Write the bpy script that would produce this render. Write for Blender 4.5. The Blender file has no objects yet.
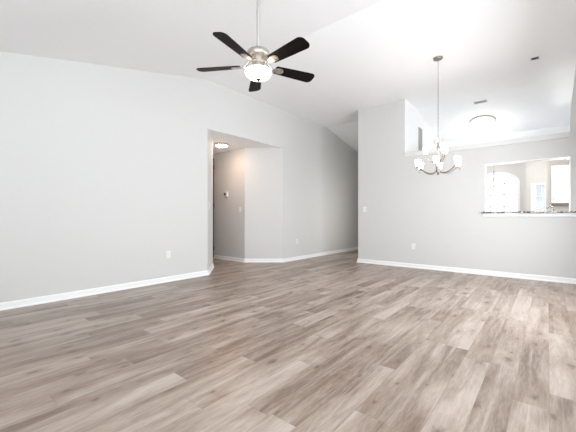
import bpy, bmesh, math, random
from mathutils import Vector, Matrix
PI = math.pi
C = bpy.context.scene.collection
S = bpy.context.scene
random.seed(4)

# ------------------------------------------------------------------ camera
cam_d = bpy.data.cameras.new('camera')
cam = bpy.data.objects.new('camera', cam_d); C.objects.link(cam)
YAW = math.atan(260 / 315.6)
cam.location = (0, 0, 1.0)
cam.rotation_euler = (PI / 2, 0, YAW)
cam_d.sensor_width = 36.0
cam_d.lens = 315.6 / 576 * 36
cam_d.shift_y = 1 / 576
cam_d.clip_start = 0.02
S.camera = cam

# ------------------------------------------------------------------ world, daylight, exposure
w = bpy.data.worlds.new('daylight'); S.world = w; w.use_nodes = True
wn = w.node_tree.nodes['Background']
wn.inputs['Color'].default_value = (0.93, 0.96, 1.0, 1)
wn.inputs['Strength'].default_value = 1.5

def area(name, loc, rot, sx, sy, power, col=(1, 1, 1), spread=180):
    l = bpy.data.lights.new(name, 'AREA'); l.shape = 'RECTANGLE'
    l.size = sx; l.size_y = sy; l.energy = power; l.color = col
    l.spread = math.radians(spread)
    o = bpy.data.objects.new(name, l); C.objects.link(o)
    o.location = loc; o.rotation_euler = rot
    return o
# daylight from the window wall behind the camera and the patio door on the right
area('window_daylight', (0.7, -1.45, 1.35), (math.radians(146), 0, 0), 4.2, 1.9, 195, (0.82, 0.915, 1.0))
area('patio_daylight', (3.1, 1.4, 1.25), (math.radians(146), 0, math.radians(90)), 3.2, 2.0, 140, (0.84, 0.925, 1.0))
area('dining_daylight', (0.82, 4.25, 1.45), (math.radians(72), 0, math.radians(92)), 1.6, 1.35, 84, (0.9, 0.95, 1.0), 165)
area('breakfast_daylight', (-1.14, 10.84, 1.35), (math.radians(-90), 0, 0), 0.95, 1.6, 50, (0.98, 0.99, 1.0))

def bulb(name, loc, power, col, rad):
    l = bpy.data.lights.new(name, 'POINT'); l.energy = power; l.color = col; l.shadow_soft_size = rad
    o = bpy.data.objects.new(name, l); C.objects.link(o); o.location = loc
# added unseen fills: one brightens the kitchen, one the corridor behind the pier
bulb('kitchen_fill', (0.35, 7.7, 1.42), 50, (1.0, 0.98, 0.95), .2)
area('corridor_fill', (-3.27, 7.35, 1.15), (math.radians(90), 0, math.radians(90)), 0.8, 1.9, 9, (1.0, 0.99, 0.94))

S.view_settings.view_transform = 'Standard'
S.view_settings.look = 'None'
S.view_settings.gamma = 1.0
S.view_settings.exposure = 0.09
S.view_settings.use_curve_mapping = False
S.cycles.max_bounces = 14
S.cycles.diffuse_bounces = 10
S.cycles.glossy_bounces = 4
S.cycles.sample_clamp_indirect = 6
S.cycles.use_denoising = True
S.cycles.caustics_reflective = False
S.cycles.caustics_refractive = False

# ------------------------------------------------------------------ materials
def mat(name, col, rough=0.5, metal=0.0, emit=None, es=0.0, bump=0.0, bscale=60, spec=0.5):
    m = bpy.data.materials.new(name); m.use_nodes = True
    nt = m.node_tree; b = nt.nodes['Principled BSDF']
    b.inputs['Base Color'].default_value = (*col, 1)
    b.inputs['Roughness'].default_value = rough
    b.inputs['Metallic'].default_value = metal
    b.inputs['Specular IOR Level'].default_value = spec
    if emit:
        b.inputs['Emission Color'].default_value = (*emit, 1)
        b.inputs['Emission Strength'].default_value = es
    if bump:
        tc = nt.nodes.new('ShaderNodeTexCoord')
        n = nt.nodes.new('ShaderNodeTexNoise'); n.inputs['Scale'].default_value = bscale
        n.inputs['Detail'].default_value = 4
        bp = nt.nodes.new('ShaderNodeBump'); bp.inputs['Strength'].default_value = bump
        bp.inputs['Distance'].default_value = 0.002
        nt.links.new(tc.outputs['Object'], n.inputs['Vector'])
        nt.links.new(n.outputs['Fac'], bp.inputs['Height'])
        nt.links.new(bp.outputs['Normal'], b.inputs['Normal'])
    return m

M = {}
M['wall'] = mat('greige_wall_paint', (0.64, 0.633, 0.618), 0.75, bump=0.12, bscale=140, spec=0.25)
M['ceiling'] = mat('white_ceiling_paint', (0.912, 0.918, 0.928), 0.85, bump=0.15, bscale=90, spec=0.2)
M['trim'] = mat('white_trim_paint', (0.85, 0.85, 0.84), 0.4, bump=0.03, bscale=30)
M['ledge'] = mat('ledge_paint', (0.70, 0.70, 0.69), 0.5, bump=0.05, bscale=40)
M['muntin'] = mat('backlit_muntin_grey', (0.5, 0.51, 0.53), 0.5, bump=0.03)  # white muntins; the grey of their backlit side is put into the colour
M['plastic'] = mat('white_plastic', (0.78, 0.78, 0.765), 0.35, bump=0.02, bscale=40)
M['slot'] = mat('dark_slot', (0.03, 0.03, 0.03), 0.6, bump=0.02)
M['nickel'] = mat('brushed_nickel', (0.50, 0.475, 0.44), 0.38, 1.0, bump=0.05, bscale=200)
M['rod'] = mat('satin_nickel_rod', (0.66, 0.65, 0.63), 0.45, 1.0, bump=0.05, bscale=200)
M['antique'] = mat('antique_nickel', (0.36, 0.31, 0.27), 0.35, 1.0, bump=0.05, bscale=200)
M['bronze'] = mat('bronze_finial', (0.16, 0.10, 0.06), 0.4, 0.8, bump=0.03)
M['chrome'] = mat('chrome', (0.55, 0.56, 0.57), 0.12, 1.0, bump=0.01)
M['blade'] = mat('espresso_blade', (0.005, 0.004, 0.004), 0.5, bump=0.05, bscale=50, spec=0.12)
M['bowl'] = mat('lit_frosted_glass', (0.95, 0.93, 0.9), 0.3, emit=(1.0, 0.76, 0.53), es=13.0, bump=0.02)
M['shade'] = mat('lit_opal_shade', (0.95, 0.93, 0.9), 0.3, emit=(1.0, 0.96, 0.915), es=8.0, bump=0.02)
M['flush'] = mat('lit_flush_bowl', (0.95, 0.95, 0.93), 0.3, emit=(1.0, 0.96, 0.9), es=9.0, bump=0.02)
M['kitchenbowl'] = mat('lit_kitchen_bowl', (0.95, 0.95, 0.93), 0.3, emit=(1.0, 0.97, 0.92), es=3.0, bump=0.02)
M['hallbowl'] = mat('lit_hall_bowl', (0.95, 0.92, 0.88), 0.3, emit=(1.0, 0.72, 0.55), es=62.0, bump=0.02)
M['louvre'] = mat('grey_louvre_metal', (0.42, 0.42, 0.40), 0.5, bump=0.03)
M['darkvent'] = mat('dark_duct', (0.05, 0.05, 0.05), 0.8, bump=0.03)
M['door'] = mat('dark_brown_door', (0.06, 0.04, 0.03), 0.45, bump=0.06, bscale=25)
M['black'] = mat('black_metal', (0.01, 0.01, 0.01), 0.4, bump=0.02)
M['cab'] = mat('white_cabinet_paint', (0.88, 0.88, 0.87), 0.35, bump=0.02)
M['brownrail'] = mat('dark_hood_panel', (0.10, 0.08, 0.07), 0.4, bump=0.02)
M['screen'] = mat('dark_display', (0.012, 0.013, 0.015), 0.2, bump=0.01)

def glass_mat(name, col, alpha):
    m = bpy.data.materials.new(name); m.use_nodes = True
    nt = m.node_tree; b = nt.nodes['Principled BSDF']
    b.inputs['Base Color'].default_value = (*col, 1); b.inputs['Roughness'].default_value = 0.06
    n = nt.nodes.new('ShaderNodeTexNoise'); n.inputs['Scale'].default_value = 5
    tc = nt.nodes.new('ShaderNodeTexCoord'); nt.links.new(tc.outputs['Object'], n.inputs['Vector'])
    mr = nt.nodes.new('ShaderNodeMapRange'); mr.inputs['To Min'].default_value = alpha * 0.8
    mr.inputs['To Max'].default_value = alpha * 1.2
    nt.links.new(n.outputs['Fac'], mr.inputs['Value']); nt.links.new(mr.outputs['Result'], b.inputs['Alpha'])
    return m
M['glass'] = glass_mat('window_glass', (0.9, 0.95, 1.0), 0.04)
M['blueglass'] = glass_mat('bluish_glass', (0.42, 0.50, 0.58), 0.45)

# granite
m = mat('speckled_granite', (0.3, 0.3, 0.3), 0.2); nt = m.node_tree; L = nt.links
tc = nt.nodes.new('ShaderNodeTexCoord'); n1 = nt.nodes.new('ShaderNodeTexVoronoi'); n1.inputs['Scale'].default_value = 45
n2 = nt.nodes.new('ShaderNodeTexNoise'); n2.inputs['Scale'].default_value = 22; n2.inputs['Detail'].default_value = 5
L.new(tc.outputs['Object'], n1.inputs['Vector']); L.new(tc.outputs['Object'], n2.inputs['Vector'])
mx = nt.nodes.new('ShaderNodeMix'); mx.data_type = 'FLOAT'; mx.inputs[0].default_value = 0.5
L.new(n1.outputs['Color'], mx.inputs[2]); L.new(n2.outputs['Fac'], mx.inputs[3])
cr = nt.nodes.new('ShaderNodeValToRGB'); e = cr.color_ramp.elements
e[0].position = 0.38; e[0].color = (0.02, 0.018, 0.017, 1); e[1].position = 0.66; e[1].color = (0.62, 0.58, 0.53, 1)
x = e.new(0.5); x.color = (0.22, 0.2, 0.185, 1)
L.new(mx.outputs[0], cr.inputs['Fac']); L.new(cr.outputs['Color'], nt.nodes['Principled BSDF'].inputs['Base Color'])
M['granite'] = m

# plank floor: boards 0.155 x 1.22 running along Y
def floor_mat():
    m = bpy.data.materials.new('greige_oak_planks'); m.use_nodes = True
    nt = m.node_tree; L = nt.links; b = nt.nodes['Principled BSDF']
    N = lambda t: nt.nodes.new('ShaderNode' + t)
    def val(i, v):
        if isinstance(v, (int, float)): i.default_value = v
        else: L.new(v, i)
    def mt(op, a, bb=None, cc=None, clamp=False):
        n = N('Math'); n.operation = op; n.use_clamp = clamp
        val(n.inputs[0], a)
        if bb is not None: val(n.inputs[1], bb)
        if cc is not None: val(n.inputs[2], cc)
        return n.outputs[0]
    def comb(x, y, z):
        n = N('CombineXYZ'); val(n.inputs[0], x); val(n.inputs[1], y); val(n.inputs[2], z); return n.outputs[0]
    def wnoise(x, y, z=0.0):
        n = N('TexWhiteNoise'); n.noise_dimensions = '3D'; L.new(comb(x, y, z), n.inputs['Vector']); return n.outputs['Value']
    def noise(v, sc, det=3, rough=0.55, dist=0.0):
        n = N('TexNoise'); n.inputs['Scale'].default_value = sc; n.inputs['Detail'].default_value = det
        n.inputs['Roughness'].default_value = rough; n.inputs['Distortion'].default_value = dist
        L.new(v, n.inputs['Vector']); return n.outputs['Fac']
    def rng(v, a, bb, c, d):
        n = N('MapRange'); n.clamp = True
        val(n.inputs['Value'], v); n.inputs['From Min'].default_value = a; n.inputs['From Max'].default_value = bb
        n.inputs['To Min'].default_value = c; n.inputs['To Max'].default_value = d; return n.outputs['Result']
    def ramp(v, stops):
        n = N('ValToRGB'); e = n.color_ramp.elements
        e[0].position, e[0].color = stops[0][0], (*stops[0][1], 1)
        e[1].position, e[1].color = stops[-1][0], (*stops[-1][1], 1)
        for p, c in stops[1:-1]:
            q = e.new(p); q.color = (*c, 1)
        L.new(v, n.inputs['Fac']); return n.outputs['Color']
    def mixc(f, a, bb, mode='MIX'):
        n = N('Mix'); n.data_type = 'RGBA'; n.blend_type = mode
        val(n.inputs[0], f)
        for i, v in ((6, a), (7, bb)):
            if isinstance(v, tuple): n.inputs[i].default_value = (*v, 1)
            else: L.new(v, n.inputs[i])
        return n.outputs[2]
    tc = N('TexCoord'); sp = N('SeparateXYZ'); L.new(tc.outputs['Object'], sp.inputs[0])
    X, Y = sp.outputs[0], sp.outputs[1]
    PW, PL = 0.155, 1.22
    u = mt('DIVIDE', mt('SUBTRACT', X, 0.005), PW)
    row = mt('FLOOR', u); fu = mt('FRACT', u)
    v = mt('ADD', mt('DIVIDE', Y, PL), mt('MULTIPLY', wnoise(row, 3.1), 7.0))
    col = mt('FLOOR', v); fv = mt('FRACT', v)
    r1 = wnoise(row, col, 1.7); r2 = wnoise(row, col, 5.3); r3 = wnoise(row, col, 9.1)
    # board-local coordinates with a random shift per board
    ox = mt('MULTIPLY', r2, 37.0); oy = mt('MULTIPLY', r3, 53.0)
    gx = mt('ADD', X, ox); gy = mt('ADD', Y, oy)
    # broad cloudy tone inside each board, stretched along it
    cloud = noise(comb(mt('MULTIPLY', gx, 9.5), mt('MULTIPLY', gy, 1.25), r1), 1.0, 3, 0.55, 0.6)
    streak = noise(comb(mt('MULTIPLY', gx, 34.0), mt('MULTIPLY', gy, 3.4), r2), 1.0, 5, 0.65, 0.8)
    fine = noise(comb(mt('MULTIPLY', gx, 130.0), mt('MULTIPLY', gy, 13.0), r3), 1.0, 3, 0.6)
    tone = mt('ADD', mt('MULTIPLY', mt('SUBTRACT', r1, 0.5), 0.36),
              mt('ADD', mt('MULTIPLY', mt('SUBTRACT', cloud, 0.5), 1.15),
                 mt('ADD', mt('MULTIPLY', mt('SUBTRACT', streak, 0.5), 0.42), mt('MULTIPLY', mt('SUBTRACT', fine, 0.5), 0.5))))
    tone = mt('ADD', tone, 0.54, clamp=True)
    base = ramp(tone, [(0.0, FL[0]), (0.28, FL[1]), (0.5, FL[2]), (0.72, FL[3]), (1.0, FL[4])])
    # small brown knots with elongated eyes
    kv = N('TexVoronoi'); kv.voronoi_dimensions = '2D'; kv.inputs['Scale'].default_value = 1.0; kv.inputs['Randomness'].default_value = 1.0
    wob = mt('MULTIPLY', noise(comb(mt('MULTIPLY', gx, 16.0), mt('MULTIPLY', gy, 9.0), 0.0), 1.0, 2), 0.22)
    L.new(comb(mt('ADD', mt('MULTIPLY', gx, 6.5), wob), mt('ADD', mt('MULTIPLY', gy, 3.2), wob), 0.0), kv.inputs['Vector'])
    ksep = N('SeparateColor'); L.new(kv.outputs['Color'], ksep.inputs[0])
    sel = mt('GREATER_THAN', ksep.outputs[0], 0.52)
    rag = mt('MULTIPLY', mt('SUBTRACT', noise(comb(mt('MULTIPLY', gx, 55.0), mt('MULTIPLY', gy, 20.0), 2.0), 1.0, 3, 0.6), 0.5), 0.26)
    kd = mt('ADD', mt('DIVIDE', kv.outputs['Distance'], mt('ADD', 0.4, mt('MULTIPLY', ksep.outputs[1], 1.5))), rag)
    knot = mt('MULTIPLY', rng(kd, 0.0, 0.46, 1.0, 0.0), sel)
    core = mt('MULTIPLY', rng(kd, 0.0, 0.13, 1.0, 0.0), sel)
    c = mixc(mt('MULTIPLY', knot, 0.62), base, (0.235, 0.165, 0.12))
    c = mixc(mt('MULTIPLY', core, 0.8), c, (0.085, 0.055, 0.04))
    # pale lime-washed streaks
    lime = rng(noise(comb(mt('MULTIPLY', gx, 20.0), mt('MULTIPLY', gy, 0.7), 4.0), 1.0, 3, 0.6), 0.56, 0.76, 0.0, 0.5)
    c = mixc(lime, c, FL[5])
    # joints
    eu = mt('MULTIPLY', mt('MINIMUM', fu, mt('SUBTRACT', 1.0, fu)), PW)
    ev = mt('MULTIPLY', mt('MINIMUM', fv, mt('SUBTRACT', 1.0, fv)), PL)
    ed = mt('MINIMUM', eu, ev)
    gap = rng(ed, 0.0006, 0.0026, 1.0, 0.0)
    c = mixc(mt('MULTIPLY', gap, 0.42), c, (0.14, 0.105, 0.085))
    L.new(c, b.inputs['Base Color'])
    L.new(rng(streak, 0.2, 0.8, 0.28, 0.40), b.inputs['Roughness'])
    b.inputs['Specular IOR Level'].default_value = 0.6
    bp = N('Bump'); bp.inputs['Strength'].default_value = 0.25; bp.inputs['Distance'].default_value = 0.002
    L.new(mt('SUBTRACT', mt('MULTIPLY', fine, 0.3), gap), bp.inputs['Height']); L.new(bp.outputs['Normal'], b.inputs['Normal'])
    return m
FL = [(0.080, 0.050, 0.034), (0.175, 0.120, 0.087), (0.29, 0.222, 0.176), (0.39, 0.318, 0.266), (0.47, 0.408, 0.358), (0.54, 0.488, 0.44)]
M['floor'] = floor_mat()

# ------------------------------------------------------------------ mesh helpers
def link(name, bm, m, parent=None, smooth=False, loc=None):
    bmesh.ops.recalc_face_normals(bm, faces=bm.faces)
    me = bpy.data.meshes.new(name); bm.to_mesh(me); bm.free()
    if smooth:
        for p in me.polygons: p.use_smooth = True
        try: me.set_sharp_from_angle(angle=math.radians(40))
        except Exception: pass
    me.materials.append(M[m] if isinstance(m, str) else m)
    o = bpy.data.objects.new(name, me); C.objects.link(o)
    if parent: o.parent = parent
    if loc: o.location = loc
    return o
def struct(name, bm, m, parent=None):
    o = link(name, bm, m, parent)
    if not parent: o['kind'] = 'structure'
    return o
def thing(name, label, cat, loc=(0, 0, 0), rz=0, group=None):
    o = bpy.data.objects.new(name, None); C.objects.link(o)
    o.location = loc; o.rotation_euler = (0, 0, rz); o.empty_display_size = 0.1
    o['label'] = label; o['category'] = cat
    if group: o['group'] = group
    return o
def prism(bm, outer, axis, a0, a1, holes=()):
    """polygon (with holes) extruded along one axis; X: pts are (y,z), Y: (x,z), Z: (x,y)"""
    def P(p, a):
        return {'X': (a, p[0], p[1]), 'Y': (p[0], a, p[1]), 'Z': (p[0], p[1], a)}[axis]
    edges = []
    for loop in (outer, *holes):
        vs = [bm.verts.new(P(p, a0)) for p in loop]
        edges += [bm.edges.new((vs[i], vs[(i + 1) % len(vs)])) for i in range(len(vs))]
    r = bmesh.ops.triangle_fill(bm, use_beauty=True, edges=edges)
    faces = [g for g in r['geom'] if isinstance(g, bmesh.types.BMFace)]
    ex = bmesh.ops.extrude_face_region(bm, geom=faces)
    d = {'X': (a1 - a0, 0, 0), 'Y': (0, a1 - a0, 0), 'Z': (0, 0, a1 - a0)}[axis]
    bmesh.ops.translate(bm, vec=d, verts=[g for g in ex['geom'] if isinstance(g, bmesh.types.BMVert)])
    return bm
def box(bm, x0, x1, y0, y1, z0, z1, bev=0.0):
    r = bmesh.ops.create_cube(bm, size=1.0)
    for v in r['verts']:
        v.co = ((x0 + x1) / 2 + v.co.x * (x1 - x0), (y0 + y1) / 2 + v.co.y * (y1 - y0), (z0 + z1) / 2 + v.co.z * (z1 - z0))
    if bev:
        es = {e for v in r['verts'] for e in v.link_edges}
        bmesh.ops.bevel(bm, geom=list(es), offset=bev, segments=2, affect='EDGES', profile=0.5)
    return bm
def B(*a, **k): return box(bmesh.new(), *a, **k)
def lathe(bm, prof, n=32, origin=(0, 0, 0), close=False):
    rings = []
    for r, z in prof:
        if r < 1e-5: rings.append([bm.verts.new((origin[0], origin[1], origin[2] + z))])
        else: rings.append([bm.verts.new((origin[0] + r * math.cos(2 * PI * i / n), origin[1] + r * math.sin(2 * PI * i / n), origin[2] + z)) for i in range(n)])
    for a, b in zip(rings, rings[1:]):
        for i in range(n):
            j = (i + 1) % n
            if len(a) == 1 and len(b) == 1: continue
            if len(a) == 1: bm.faces.new((a[0], b[i], b[j]))
            elif len(b) == 1: bm.faces.new((a[i], a[j], b[0]))
            else: bm.faces.new((a[i], a[j], b[j], b[i]))
    return bm
def tube(bm, pts, r, n=10):
    pts = [Vector(p) for p in pts]; rad = r if isinstance(r, (list, tuple)) else [r] * len(pts)
    rings = []; up = Vector((0, 0, 1)); side = None
    for i, p in enumerate(pts):
        d = (pts[min(i + 1, len(pts) - 1)] - pts[max(i - 1, 0)]).normalized()
        if side is None:
            side = d.cross(up)
            if side.length < 1e-3: side = d.cross(Vector((1, 0, 0)))
        side = (side - d * side.dot(d)).normalized(); o = d.cross(side)
        rings.append([bm.verts.new(p + (side * math.cos(2 * PI * k / n) + o * math.sin(2 * PI * k / n)) * rad[i]) for k in range(n)])
    for a, b in zip(rings, rings[1:]):
        for k in range(n): bm.faces.new((a[k], a[(k + 1) % n], b[(k + 1) % n], b[k]))
    bm.faces.new(rings[0]); bm.faces.new(rings[-1][::-1])
    return bm
def spline(pts, n=8):
    """Catmull-Rom through the points"""
    P = [Vector(p) for p in pts]; P = [2 * P[0] - P[1]] + P + [2 * P[-1] - P[-2]]; out = []
    for i in range(1, len(P) - 2):
        for k in range(n):
            t = k / n; a, b, c, d = P[i - 1:i + 3]
            out.append(0.5 * (2 * b + (c - a) * t + (2 * a - 5 * b + 4 * c - d) * t * t + (3 * b - a - 3 * c + d) * t ** 3))
    out.append(P[-2]); return out
def run(bm, path, prof, room_left=True):
    """sweep a (distance from wall, height) profile along a plan polyline with mitred corners"""
    P = [Vector((x, y)) for x, y in path]; s = 1 if room_left else -1
    nor = [Vector((-(b - a).y, (b - a).x)).normalized() * s for a, b in zip(P, P[1:])]
    rows = []
    for i, p in enumerate(P):
        if i == 0: mv = nor[0]
        elif i == len(P) - 1: mv = nor[-1]
        else:
            mv = (nor[i - 1] + nor[i]).normalized(); mv = mv / max(0.3, mv.dot(nor[i]))
        rows.append([bm.verts.new((p.x + mv.x * d, p.y + mv.y * d, z)) for d, z in prof])
    for a, b in zip(rows, rows[1:]):
        for k in range(len(prof)):
            j = (k + 1) % len(prof); bm.faces.new((a[k], b[k], b[j], a[j]))
    bm.faces.new(rows[0]); bm.faces.new(rows[-1][::-1])
    return bm

# ------------------------------------------------------------------ room shell
XL, YF = -4.53, 6.37          # left wall plane, front (pass-through) wall plane
YC0, YC1, ZC = 3.33, 7.12, 3.37
XR, YB = 3.2, -1.6
XN, YN = 0.75, 3.2          # near right-hand wall, just beside the frame
def ceil_z(y):
    if y < YC0: return ZC - 0.222 * (YC0 - y)
    if y > YC1: return ZC - 0.215 * (y - YC1)
    return ZC
HX0, HY0, HY1 = -5.165, 3.91, 4.77      # hall mouth behind the splayed corners
OY0, OY1, OZ = 3.317, 5.32, 2.53
YE = 10.9
struct('floor', B(-7.0, XR, YB, 11.6, -0.1, 0), 'floor')
cp = [(YB - .1, ceil_z(YB - .1)), (YC0, ZC), (YC1, ZC), (11.6, ceil_z(11.6))]
struct('ceiling', prism(bmesh.new(), cp + [(y, z + 0.16) for y, z in cp[::-1]], 'X', XL - 0.2, XR + .1), 'ceiling')
tz = 0.06
struct('wall_left', prism(bmesh.new(), [(YB, 0), (OY0, 0), (OY0, OZ), (OY1, OZ), (OY1, 0), (YE, 0), (YE, ceil_z(YE) + tz), (YC1, ZC + tz), (YC0, ZC + tz), (YB, ceil_z(YB) + tz)], 'X', XL, XL - 0.12), 'wall')
struct('wall_hall_left', prism(bmesh.new(), [(XL, OY0), (HX0, HY0), (-6.5, HY0), (-6.5, HY0 - .1), (HX0 - .04, HY0 - .1), (XL - .1, OY0 - .04)], 'Z', 0, OZ + .05), 'wall')
struct('wall_hall_right', prism(bmesh.new(), [(XL, OY1), (HX0, HY1), (-6.5, HY1), (-6.5, HY1 + .1), (HX0 - .04, HY1 + .1), (XL - .1, OY1 + .04)], 'Z', 0, OZ + .05), 'wall')
struct('ceiling_hall', prism(bmesh.new(), [(XL - .003, OY0), (HX0, HY0 - .05), (-6.6, HY0 - .05), (-6.6, HY1 + .05), (HX0, HY1 + .05), (XL - .003, OY1)], 'Z', OZ - .004, OZ + .1), 'ceiling')
struct('wall_hall_end', prism(bmesh.new(), [(HY0 - .1, 0), (HY1 + .1, 0), (HY1 + .1, OZ + .05), (HY0 - .1, OZ + .05)], 'X', -6.3, -6.4), 'wall')
# dark door at the end of the little hall, hung on its right-hand edge
d = struct('door_1', B(-6.28, -6.24, HY0 + .02, HY1 - .012, 0.01, 2.42, bev=.004), 'door')
for z in (.25, 1.27, 2.2):
    h = bmesh.new(); tube(h, [(-6.235, HY1 - .02, z - .05), (-6.235, HY1 - .02, z + .05)], .009)
    link('hinge', h, 'black', d)
k = bmesh.new(); lathe(k, [(0, 0), (.012, 0), (.012, .03), (.028, .04), (.028, .06), (0, .07)], 16)
bmesh.ops.rotate(k, verts=k.verts, cent=(0, 0, 0), matrix=Matrix.Rotation(PI / 2, 3, 'Y'))
link('door_knob', k, 'black', d, True, (-6.24, HY0 + .09, .95))

# front wall with pass-through, full-height end pier on the left, ledge, pier on the far right
PX0, PX1, PZ0, PZ1 = -0.845, 0.265, 1.06, 1.915
BX0, BX1, LZ = -3.24, -2.217, 2.20
top = ceil_z(YF) + tz
outer = [(BX0, 0), (XN, 0), (XN, top), (.335, top), (.30, 3.0), (.272, 2.7), (.258, 2.4), (.255, LZ), (BX1, LZ), (BX1, top), (BX0, top)]
struct('wall_front', prism(bmesh.new(), outer, 'Y', YF, YF + .14, [[(PX0, PZ0), (PX1, PZ0), (PX1, PZ1), (PX0, PZ1)]]), 'wall')
def gable(y0, y1, z0=0):
    ys = [y0] + [y for y in (YC0, YC1) if y0 < y < y1] + [y1]
    return [(y0, z0), (y1, z0)] + [(y, ceil_z(y) + tz) for y in ys[::-1]]
struct('wall_corridor', prism(bmesh.new(), gable(YF + .14, YE), 'X', BX0, BX0 + .12), 'wall')
struct('wall_recess_left', prism(bmesh.new(), gable(YF + .012, YE, LZ + .0855), 'X', BX1 - .0, BX1 + .004), 'ceiling')
struct('wall_recess_right', prism(bmesh.new(), gable(YF + .14, YE, LZ + .1), 'X', .34, .46), 'ceiling')
struct('wall_recess_filler', B(BX1, .34, 9.0, 9.08, 2.612, ceil_z(9.0) + .05), 'ceiling')  # added pale wall, covers the dim wedge of ceiling behind the ledge
struct('wall_corridor_end', B(XL - .12, BX0 + .12, YE, YE + .12, 0, ceil_z(YE) + .1), 'wall')
# plant ledge cap over the lower part of the wall
struct('trim_1', B(BX1, .256, YF - .02, 7.97, LZ, LZ + .085, bev=.006), 'ledge')
# liner of the pass-through
lin = bmesh.new(); t_ = .012
prism(lin, [(PX0, PZ0), (PX0 + t_, PZ0), (PX0 + t_, PZ1 - t_), (PX1 - t_, PZ1 - t_), (PX1 - t_, PZ0), (PX1, PZ0), (PX1, PZ1), (PX0, PZ1)], 'Y', YF - .006, YF + .15)
struct('trim_2', lin, 'trim')
struct('trim_3', B(PX0 - .03, XN, YF - .018, YF, 1.005, 1.062, bev=.005), 'trim')
c_ = link('bar_top', B(PX0 - .035, XN, YF - .06, YF + .24, 1.064, 1.091, bev=.006), 'granite')
c_['label'] = 'speckled granite bar top on the sill of the pass-through'; c_['category'] = 'countertop'

BB = [(0, 0), (.028, 0), (.028, .008), (.024, .017), (.015, .022), (.014, .066), (.010, .076), (.004, .08), (0, .08)]
# walls behind and beside the camera, with their big window openings
struct('wall_back', prism(bmesh.new(), [(XL - .12, 0), (XR + .1, 0), (XR + .1, ceil_z(YB) + tz), (XL - .12, ceil_z(YB) + tz)], 'Y', YB, YB - .12, [[(-1.4, .4), (2.8, .4), (2.8, 2.2), (-1.4, 2.2)]]), 'wall')
struct('wall_patio', prism(bmesh.new(), gable(YB, YN), 'X', XR, XR + .12, [[(-.2, .1), (3.0, .1), (3.0, 2.2), (-.2, 2.2)]]), 'wall')
struct('wall_right', prism(bmesh.new(), gable(YN, YF + .14), 'X', XN, XN + .12, [[(3.5, .75), (5.2, .75), (5.2, 2.15), (3.5, 2.15)]]), 'wall')
struct('wall_corner', B(XN + .12, XR + .12, YN, YN + .12, 0, ceil_z(YN) + tz), 'wall')
struct('baseboard_right', run(bmesh.new(), [(XN, YF), (XN, YN), (XR, YN)], BB, False), 'trim')

# kitchen and breakfast nook behind the pass-through
KZ = 2.55
struct('wall_kitchen_left', B(-2.3, -2.2, YF + .14, YE, 0, LZ), 'wall')
KC = bmesh.new(); box(KC, -3.1, 1.7, 7.95, 11.1, KZ, KZ + .06)
struct('wall_kitchen_soffit', B(-3.1, 1.7, 7.95, 8.0, LZ + .04, KZ), 'ceiling')
struct('ceiling_kitchen', KC, 'ceiling')
struct('wall_kitchen_right', B(1.6, 1.7, YF + .14, YE, 0, KZ), 'wall')
AX, AHW, ASP, AAP = -1.142, .52, 1.955, 2.28
def arch(hw, zs, za, z0, n=20):
    return [(AX - hw, z0), (AX + hw, z0)] + [(AX + hw * math.cos(PI * i / n), zs + (za - zs) * math.sin(PI * i / n)) for i in range(n + 1)]
struct('wall_kitchen_far', prism(bmesh.new(), [(-3.1, 0), (-.3, 0), (-.3, KZ), (-3.1, KZ)], 'Y', YE, YE + .12, [arch(AHW, ASP, AAP, .5)]), 'wall')
NY = 9.6
WX0, WX1, WZ1 = -.31, -.05, 1.79
struct('wall_kitchen_back', prism(bmesh.new(), [(-.415, 0), (1.6, 0), (1.6, KZ), (-.415, KZ)], 'Y', NY, NY + .12, [[(WX0, .3), (WX1, .3), (WX1, WZ1), (WX0, WZ1)]]), 'wall')
# arched window: frame, muntins, pane
w1 = struct('window_1', prism(bmesh.new(), arch(AHW + .02, ASP, AAP + .02, .47), 'Y', YE - .02, YE + .1, [arch(AHW - .035, ASP, AAP - .035, .54)]), 'trim')
g = bmesh.new()
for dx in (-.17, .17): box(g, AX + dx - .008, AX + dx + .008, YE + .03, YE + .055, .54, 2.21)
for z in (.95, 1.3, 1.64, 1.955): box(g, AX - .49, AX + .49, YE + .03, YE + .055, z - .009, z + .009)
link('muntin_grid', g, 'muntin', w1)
link('glass_pane', prism(bmesh.new(), arch(AHW - .03, ASP, AAP - .03, .53), 'Y', YE + .04, YE + .046), 'glass', w1)
# narrow window
w2 = struct('window_2', prism(bmesh.new(), [(WX0 - .015, .25), (WX1 + .015, .25), (WX1 + .015, WZ1 + .02), (WX0 - .015, WZ1 + .02)], 'Y', NY - .02, NY + .1, [[(WX0 + .09, .35), (WX1 - .01, .35), (WX1 - .01, WZ1 - .03), (WX0 + .09, WZ1 - .03)]]), 'trim')
link('glass_pane', B(WX0 + .08, WX1, NY + .04, NY + .046, .34, WZ1 - .02), 'blueglass', w2)
g = bmesh.new()
for z in (.9, 1.2, 1.5): box(g, WX0 + .085, WX1 - .005, NY + .025, NY + .04, z - .008, z + .008)
box(g, -.12, -.11, NY + .025, NY + .04, .35, WZ1 - .03)
link('muntin_grid', g, 'trim', w2)

# baseboards with a shoe moulding
struct('baseboard_left', run(bmesh.new(), [(-6.24, HY0), (HX0, HY0), (XL, OY0), (XL, YB)], BB, True), 'trim')
struct('baseboard_hall', run(bmesh.new(), [(-6.24, HY1), (HX0, HY1), (XL, OY1), (XL, YE)], BB, False), 'trim')
struct('baseboard_front', run(bmesh.new(), [(BX0, YE), (BX0, YF), (XN, YF)], BB, False), 'trim')

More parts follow.
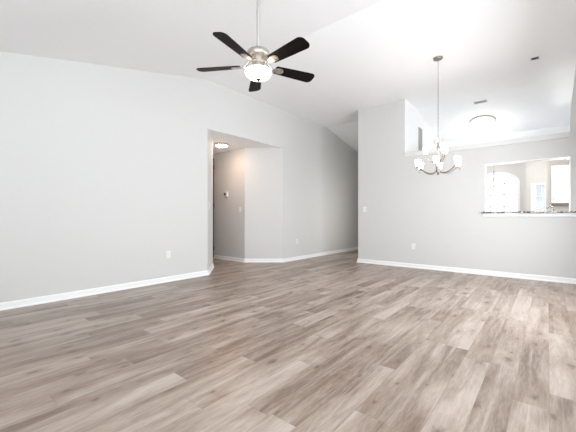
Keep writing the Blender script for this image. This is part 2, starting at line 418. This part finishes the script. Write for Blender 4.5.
# ------------------------------------------------------------------ wall plates and thermostat
def plate(name, label, loc, rz, cat, kind, wd=.072, group=None):
    """faces local -Y; the wall surface is local y = 0"""
    t = thing(name, label, cat, loc, rz, group)
    link('cover_plate', B(-wd / 2, wd / 2, -.008, 0, -.058, .058, bev=.003), 'plastic', t)
    if kind == 'outlet':
        for z in (-.02, .02):
            r = link('receptacle', B(-.017, .017, -.011, -.007, z - .014, z + .014, bev=.002), 'plastic', t)
            s = bmesh.new()
            for x in (-.006, .006): box(s, x - .001, x + .001, -.0118, -.0105, z - .004, z + .005)
            link('slots', s, 'slot', r)
    else:
        n = 2 if wd > .1 else 1
        for i in range(n):
            x = (i - (n - 1) / 2) * .046
            link('rocker', B(x - .016, x + .016, -.013, -.007, -.033, .033, bev=.002), 'plastic', t)
    return t
A_R = math.atan2(OY1 - HY1, XL - HX0)
plate('wall_outlet', 'white outlet low on the long bare wall left of the hall opening', (XL, 2.585, .42), PI / 2, 'outlet', 'outlet')
plate('wall_outlet', 'white outlet low on the wall of the shadowy corridor, right of the hall opening', (XL, 5.83, .425), PI / 2, 'outlet', 'outlet')
plate('wall_outlet', 'white outlet low on the wall below the chandelier', (-2.045, YF, .42), 0, 'outlet', 'outlet')
plate('light_switch', 'white switch plate at the left end of the chandelier wall', (-3.085, YF, 1.165), 0, 'light switch', 'switch', .075)
plate('light_switch', 'white switch at the edge of the shaded hall wall, right of the thermostat', (-5.32, HY1, 1.165), 0, 'light switch', 'switch')
aL = math.atan2(HY0 - OY0, HX0 - XL)
plate('light_switch', 'white switch on the narrow angled wall left of the hall opening', (XL - .17, OY0 + .17 * (HY0 - OY0) / (XL - HX0), 1.2), PI - math.atan2(HY0 - OY0, XL - HX0), 'light switch', 'switch')
t = thing('thermostat', 'white thermostat with a black display on the shaded hall wall', 'thermostat', (-5.79, HY1, 1.53))
link('housing', B(-.065, .065, -.028, 0, -.055, .055, bev=.006), 'plastic', t)
link('display', B(-.052, .006, -.031, -.026, -.03, .036, bev=.002), 'screen', t)
link('cover_flap', B(-.05, .05, -.012, 0, -.088, -.06, bev=.003), 'louvre', t)

# ------------------------------------------------------------------ ceiling registers and wall grille
def vent(name, label, loc, tilt, sx, sy, n, slat='louvre'):
    t = thing(name, label, 'vent', loc); t.rotation_euler = (tilt, 0, 0)
    fr = bmesh.new(); a, b2, e = sx / 2, sy / 2, .018
    prism(fr, [(-a - e, -b2 - e), (a + e, -b2 - e), (a + e, b2 + e), (-a - e, b2 + e)], 'Z', -.008, 0, [[(-a, -b2), (a, -b2), (a, b2), (-a, b2)]])
    link('frame', fr, 'plastic', t)
    link('backing', B(-a, a, -b2, b2, -.002, 0), 'darkvent', t)
    s = bmesh.new()
    for i in range(n):
        y = -b2 + sy * (i + .5) / n; box(s, -a, a, y - .004, y + .002, -.006, -.002)
    link('slat', s, slat, t)
    return t
vent('ceiling_vent', 'long slim grey vent in the ceiling above the round flush light', (-1.05, 7.36, ceil_z(7.36)), -math.atan(.215), .21, .085, 5)
vent('ceiling_vent', 'small dark vent in the ceiling at upper right, right of the chandelier canopy', (-.15, 5.975, ZC), 0, .085, .09, 3, 'darkvent')
t = thing('return_grille', 'tall narrow grey grille on the side of the wall pier above the ledge', 'vent', (BX1 + .004, 7.345, 2.735))
fr = bmesh.new(); prism(fr, [(-.13, -.255), (.13, -.255), (.13, .255), (-.13, .255)], 'X', 0, .008, [[(-.105, -.235), (.105, -.235), (.105, .235), (-.105, .235)]])
link('frame', fr, 'louvre', t)
s = bmesh.new()
for i in range(22):
    z = -.225 + i * .0214; box(s, .001, .006, -.105, .105, z - .006, z + .004)
link('slat', s, 'louvre', t)
link('backing', B(0, .002, -.105, .105, -.235, .235), 'louvre', t)

# ------------------------------------------------------------------ ceiling fan
FX, FY = -2.02, 2.03
fan = thing('ceiling_fan', 'ceiling fan with five dark blades, nickel motor and lit glass bowl', 'ceiling fan', (FX, FY, 0))
def part(name, prof, m, parent, n=40): return link(name, lathe(bmesh.new(), prof, n), m, parent, True)
cz = ceil_z(FY)
part('canopy', [(0, cz + .01), (.07, cz + .01), (.07, cz - .03), (.055, cz - .06), (.02, cz - .075), (0, cz - .075)], 'nickel', fan)
part('downrod', [(0, cz - .07), (.0165, cz - .07), (.0165, 2.535), (0, 2.535)], 'rod', fan, 20)
part('motor_housing', [(0, 2.535), (.022, 2.535), (.026, 2.512), (.06, 2.506), (.094, 2.494), (.102, 2.482), (.102, 2.460), (.096, 2.448), (.072, 2.438), (.06, 2.43), (.06, 2.395), (.05, 2.385), (0, 2.385)], 'nickel', fan)
part('light_fitter', [(0, 2.392), (.045, 2.392), (.045, 2.345), (.07, 2.335), (.10, 2.328), (.104, 2.316), (0, 2.316)], 'nickel', fan)
part('glass_bowl', [(0, 2.322), (.106, 2.322), (.115, 2.318), (.118, 2.308), (.115, 2.292), (.104, 2.274), (.084, 2.258), (.055, 2.248), (.02, 2.244), (0, 2.244)], 'bowl', fan)
part('finial', [(0, 2.247), (.022, 2.247), (.024, 2.24), (.014, 2.233), (.009, 2.226), (0, 2.222)], 'bronze', fan, 20)
def blade_bm(x0, x1, w0, w1, th, slope, tip=.045):
    top_ = []
    pts = [(x0, -w0 / 2 + .012), (x0 + .01, -w0 / 2)]
    N = 8
    pts += [(x0 + (x1 - tip - x0) * .55, -(w0 * .4 + w1 * .6) / 2), (x1 - tip, -w1 / 2)]
    for i in range(1, N): 
        a = -PI / 2 + PI / 2 * i / N; pts.append((x1 - tip + tip * math.cos(a), -w1 / 2 + tip + tip * math.sin(a)))
    for i in range(1, N):
        a = PI / 2 * i / N; pts.append((x1 - tip + tip * math.cos(a), w1 / 2 - tip + tip * math.sin(a)))
    pts += [(x1 - tip, w1 / 2), (x0 + (x1 - tip - x0) * .55, (w0 * .4 + w1 * .6) / 2), (x0 + .01, w0 / 2), (x0, w0 / 2 - .012)]
    bm = bmesh.new(); prism(bm, pts, 'Z', -th / 2, th / 2)
    for v in bm.verts: v.co.z += -slope * v.co.y
    return bm
PITCH = math.tan(math.radians(13))
b0 = link('blade', blade_bm(.165, .578, .095, .128, .007, PITCH), 'blade', fan)
ib = bmesh.new()
pl = [(.125, -.014), (.165, -.022), (.19, -.034), (.235, -.03), (.25, -.012), (.25, .012), (.235, .03), (.19, .034), (.165, .022), (.125, .014)]
prism(ib, pl, 'Z', -.0085, -.0036)
for v in ib.verts: v.co.z += -PITCH * v.co.y
tube(ib, spline([(.058, 0, .055), (.085, 0, .05), (.11, 0, .02), (.14, 0, -.006)], 5), [.014] * 15 + [.012], 10)
for x, y in ((.2, -.018), (.2, .018), (.235, 0)):
    r = bmesh.ops.create_uvsphere(ib, u_segments=10, v_segments=6, radius=.006)
    for v in r['verts']: v.co += Vector((x, y, -.009 - PITCH * y))
i0 = link('blade_iron', ib, 'nickel', b0, True)
for k in range(5):
    bb, ii = (b0, i0) if k == 0 else (b0.copy(), i0.copy())
    if k: C.objects.link(bb); C.objects.link(ii); ii.parent = bb
    bb.location = (0, 0, 2.365); bb.rotation_euler = (0, 0, YAW + math.radians(27.6 + 72 * k))

# ------------------------------------------------------------------ chandelier
def chandelier(name, label, loc, cz, arms, upper, R, sc, zb, group=None):
    """zb: height of the bottom finial; shades stand upright on scroll arms"""
    t = thing(name, label, 'chandelier', (loc[0], loc[1], 0), 0, group)
    part('canopy', [(0, cz + .004), (.066, cz + .004), (.066, cz - .012), (.058, cz - .024), (.02, cz - .034), (0, cz - .034)], 'antique', t)
    zt = zb + .545 * sc
    # chain: interlocking links standing as one rod-like part
    ch = bmesh.new(); z = zt; q = 0
    while z < cz - .03:
        l = .034; pts = []
        for i in range(11):
            a = 2 * PI * i / 10; p = (.006 * math.cos(a), .0185 * math.sin(a))
            pts.append((p[0] if q % 2 else 0, 0 if q % 2 else p[0], z + .017 + p[1]))
        tube(ch, pts, .0017, 5); z += .0325; q += 1
    tube(ch, [(.003, .003, zt), (.003, .003, cz - .03)], .0016, 5)
    link('chain', ch, 'antique', t, True)
    col = [(0, zb), (.010, zb + .006), (.016, zb + .02), (.009, zb + .034), (.03, zb + .045), (.034, zb + .065), (.014, zb + .09), (.01, zb + .14), (.018, zb + .2), (.022, zb + .24), (.011, zb + .28), (.009, zb + .36), (.024, zb + .385), (.024, zb + .41), (.009, zb + .43), (.008, zt - .06), (0, zt - .055)]
    part('column', [(r * sc, zb + (z - zb) * sc if z < zt - .1 else z) for r, z in col], 'antique', t, 20)
    lp = bmesh.new()
    tube(lp, spline([(-.055 * sc, 0, zt - .07), (-.06 * sc, 0, zt - .035), (-.03 * sc, 0, zt - .006), (.005, 0, zt), (.04 * sc, 0, zt - .012), (.075 * sc, 0, zt - .04)], 5), .006 * sc, 8)
    tube(lp, spline([(-.055 * sc, 0, zt - .07), (-.03 * sc, 0, zt - .085), (0, 0, zt - .07)], 5), .005 * sc, 8)
    bmesh.ops.rotate(lp, verts=lp.verts, cent=(0, 0, 0), matrix=Matrix.Rotation(YAW, 3, 'Z'))
    link('scroll_loop', lp, 'antique', t, True)
    def tier(n, rad, z_hub, z_cup, a0):
        a_ = bmesh.new()
        tube(a_, spline([(.018 * sc, 0, z_hub), (.10 * rad / .31, 0, z_hub - .028 * sc), (.19 * rad / .31, 0, z_hub - .012 * sc), (.27 * rad / .31, 0, z_hub + .045 * sc), (rad, 0, z_cup - .012)], 6), .008 * sc, 8)
        tube(a_, spline([(rad, 0, z_cup - .012), (rad + .018 * sc, 0, z_cup + .012 - .03), (rad + .03 * sc, 0, z_cup - .045), (rad + .012 * sc, 0, z_cup - .05)], 5), .004 * sc, 6)
        arm = link('arm', a_, 'antique', t, True)
        cup = link('cup', lathe(bmesh.new(), [(0, -.02), (.012, -.018), (.014, -.008), (.032, -.002), (.034, .006), (0, .008)], 20), 'antique', arm, True, (rad, 0, z_cup))
        cup.scale = (sc * .8,) * 3
        sh = link('glass_shade', lathe(bmesh.new(), [(.0, .004), (.03, .005), (.038, .012), (.043, .035), (.047, .08), (.054, .128), (.051, .128), (.044, .08), (.040, .036), (.03, .014), (0, .012)], 24), 'shade', arm, True, (rad, 0, z_cup))
        sh.scale = (sc * .78,) * 3
        for k in range(n):
            if k == 0: a, c, s = arm, cup, sh
            else:
                a, c, s = arm.copy(), cup.copy(), sh.copy()
                for o in (a, c, s): C.objects.link(o)
                c.parent = a; s.parent = a
            a.rotation_euler = (0, 0, YAW + math.radians(a0 + 360 / n * k))
    tier(arms, R, zb + .055 * sc, zb + .125 * sc, 0)
    if upper: tier(upper, R * .55, zb + .225 * sc, zb + .325 * sc, 30)
    return t
chandelier('chandelier', 'large nine-light chandelier hanging in front of the pass-through wall', (-1.265, 5.052), ZC, 6, 3, .30, 1.0, 1.625)
chandelier('chandelier', 'small chandelier in front of the arched window, seen through the pass-through', (-1.06, 9.5), KZ, 5, 0, .2, .62, 1.74)

# ------------------------------------------------------------------ flush ceiling lights
def flush(name, label, loc, tilt, r, m, depth, drop=0):
    t = thing(name, label, 'ceiling light', loc); t.rotation_euler = (tilt, 0, 0)
    part('base_ring', [(0, 0), (r * 1.02, 0), (r * 1.06, -.012), (r * 1.06, -.03), (r * .98, -.04), (0, -.04)], 'rod', t)
    if drop: part('stem', [(0, -.035), (.02, -.035), (.02, -.04 - drop), (0, -.04 - drop)], 'nickel', t, 16)
    n = 10
    part('glass_bowl', [(0, -.038 - drop), (r * .93, -.038 - drop)] + [(r * .95 * math.cos(PI / 2 * i / n), -.04 - drop - depth * math.sin(PI / 2 * i / n)) for i in range(n)] + [(0, -.04 - drop - depth)], m, t)
    part('finial', [(0, -.038 - drop - depth), (.012, -.04 - drop - depth), (.008, -.052 - drop - depth), (0, -.056 - drop - depth)], 'plastic', t, 14)
    return t
flush('flush_light', 'round lit flush light on the ceiling to the right of the chandelier', (-1.125, 8.17, ceil_z(8.17)), -math.atan(.215), .23, 'flush', .13)
flush('flush_light', 'round lit flush light on the low ceiling of the hall opening', (-5.26, 4.21, OZ - .004), 0, .125, 'hallbowl', .022)
flush('flush_light', 'broad lit bowl light on the kitchen ceiling, just under the top of the pass-through', (-.18, 9.1, KZ), 0, .27, 'kitchenbowl', .10, .14)

# ------------------------------------------------------------------ kitchen pieces seen through the pass-through
t = thing('wall_cabinet', 'white wall cabinet with dark underside at the right of the pass-through', 'cabinet', (.225, NY, 1.31))
link('body', B(-.165, .165, -.31, 0, 0, .845, bev=.003), 'cab', t)
d = bmesh.new(); box(d, -.155, .155, -.33, -.311, .01, .835, bev=.003); box(d, -.1, .1, -.334, -.328, .07, .775, bev=.004)
d = link('door', d, 'cab', t)
link('handle', tube(bmesh.new(), spline([(-.125, -.33, .05), (-.125, -.352, .06), (-.125, -.352, .13), (-.125, -.33, .14)], 4), .005, 8), 'nickel', d, True)
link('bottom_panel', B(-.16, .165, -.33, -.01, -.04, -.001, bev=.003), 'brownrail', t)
t = thing('sink_counter', 'granite sink counter below the bar top inside the kitchen', 'counter', (0, 0, 0))
link('worktop', B(-.9, 1.5, YF + .26, YF + .86, .875, .91, bev=.005), 'granite', t)
link('base', B(-.88, 1.5, YF + .16, YF + .82, 0, .874), 'cab', t)
f_ = thing('faucet', 'arched chrome faucet just above the bar top in the pass-through', 'faucet', (-.03, 6.88, .91), YAW)
link('base', lathe(bmesh.new(), [(0, 0), (.026, 0), (.026, .012), (.016, .02), (.014, .05), (0, .05)], 18), 'chrome', f_, True)
link('spout', tube(bmesh.new(), spline([(-.07, 0, .03), (-.07, 0, .17), (-.055, 0, .235), (0, 0, .27), (.055, 0, .235), (.07, 0, .19)], 6), .011, 10), 'chrome', f_, True, (.07, 0, 0))
link('lever', tube(bmesh.new(), [(0, 0, .04), (-.03, -.02, .07), (-.06, -.03, .075)], .006, 8), 'chrome', f_, True)
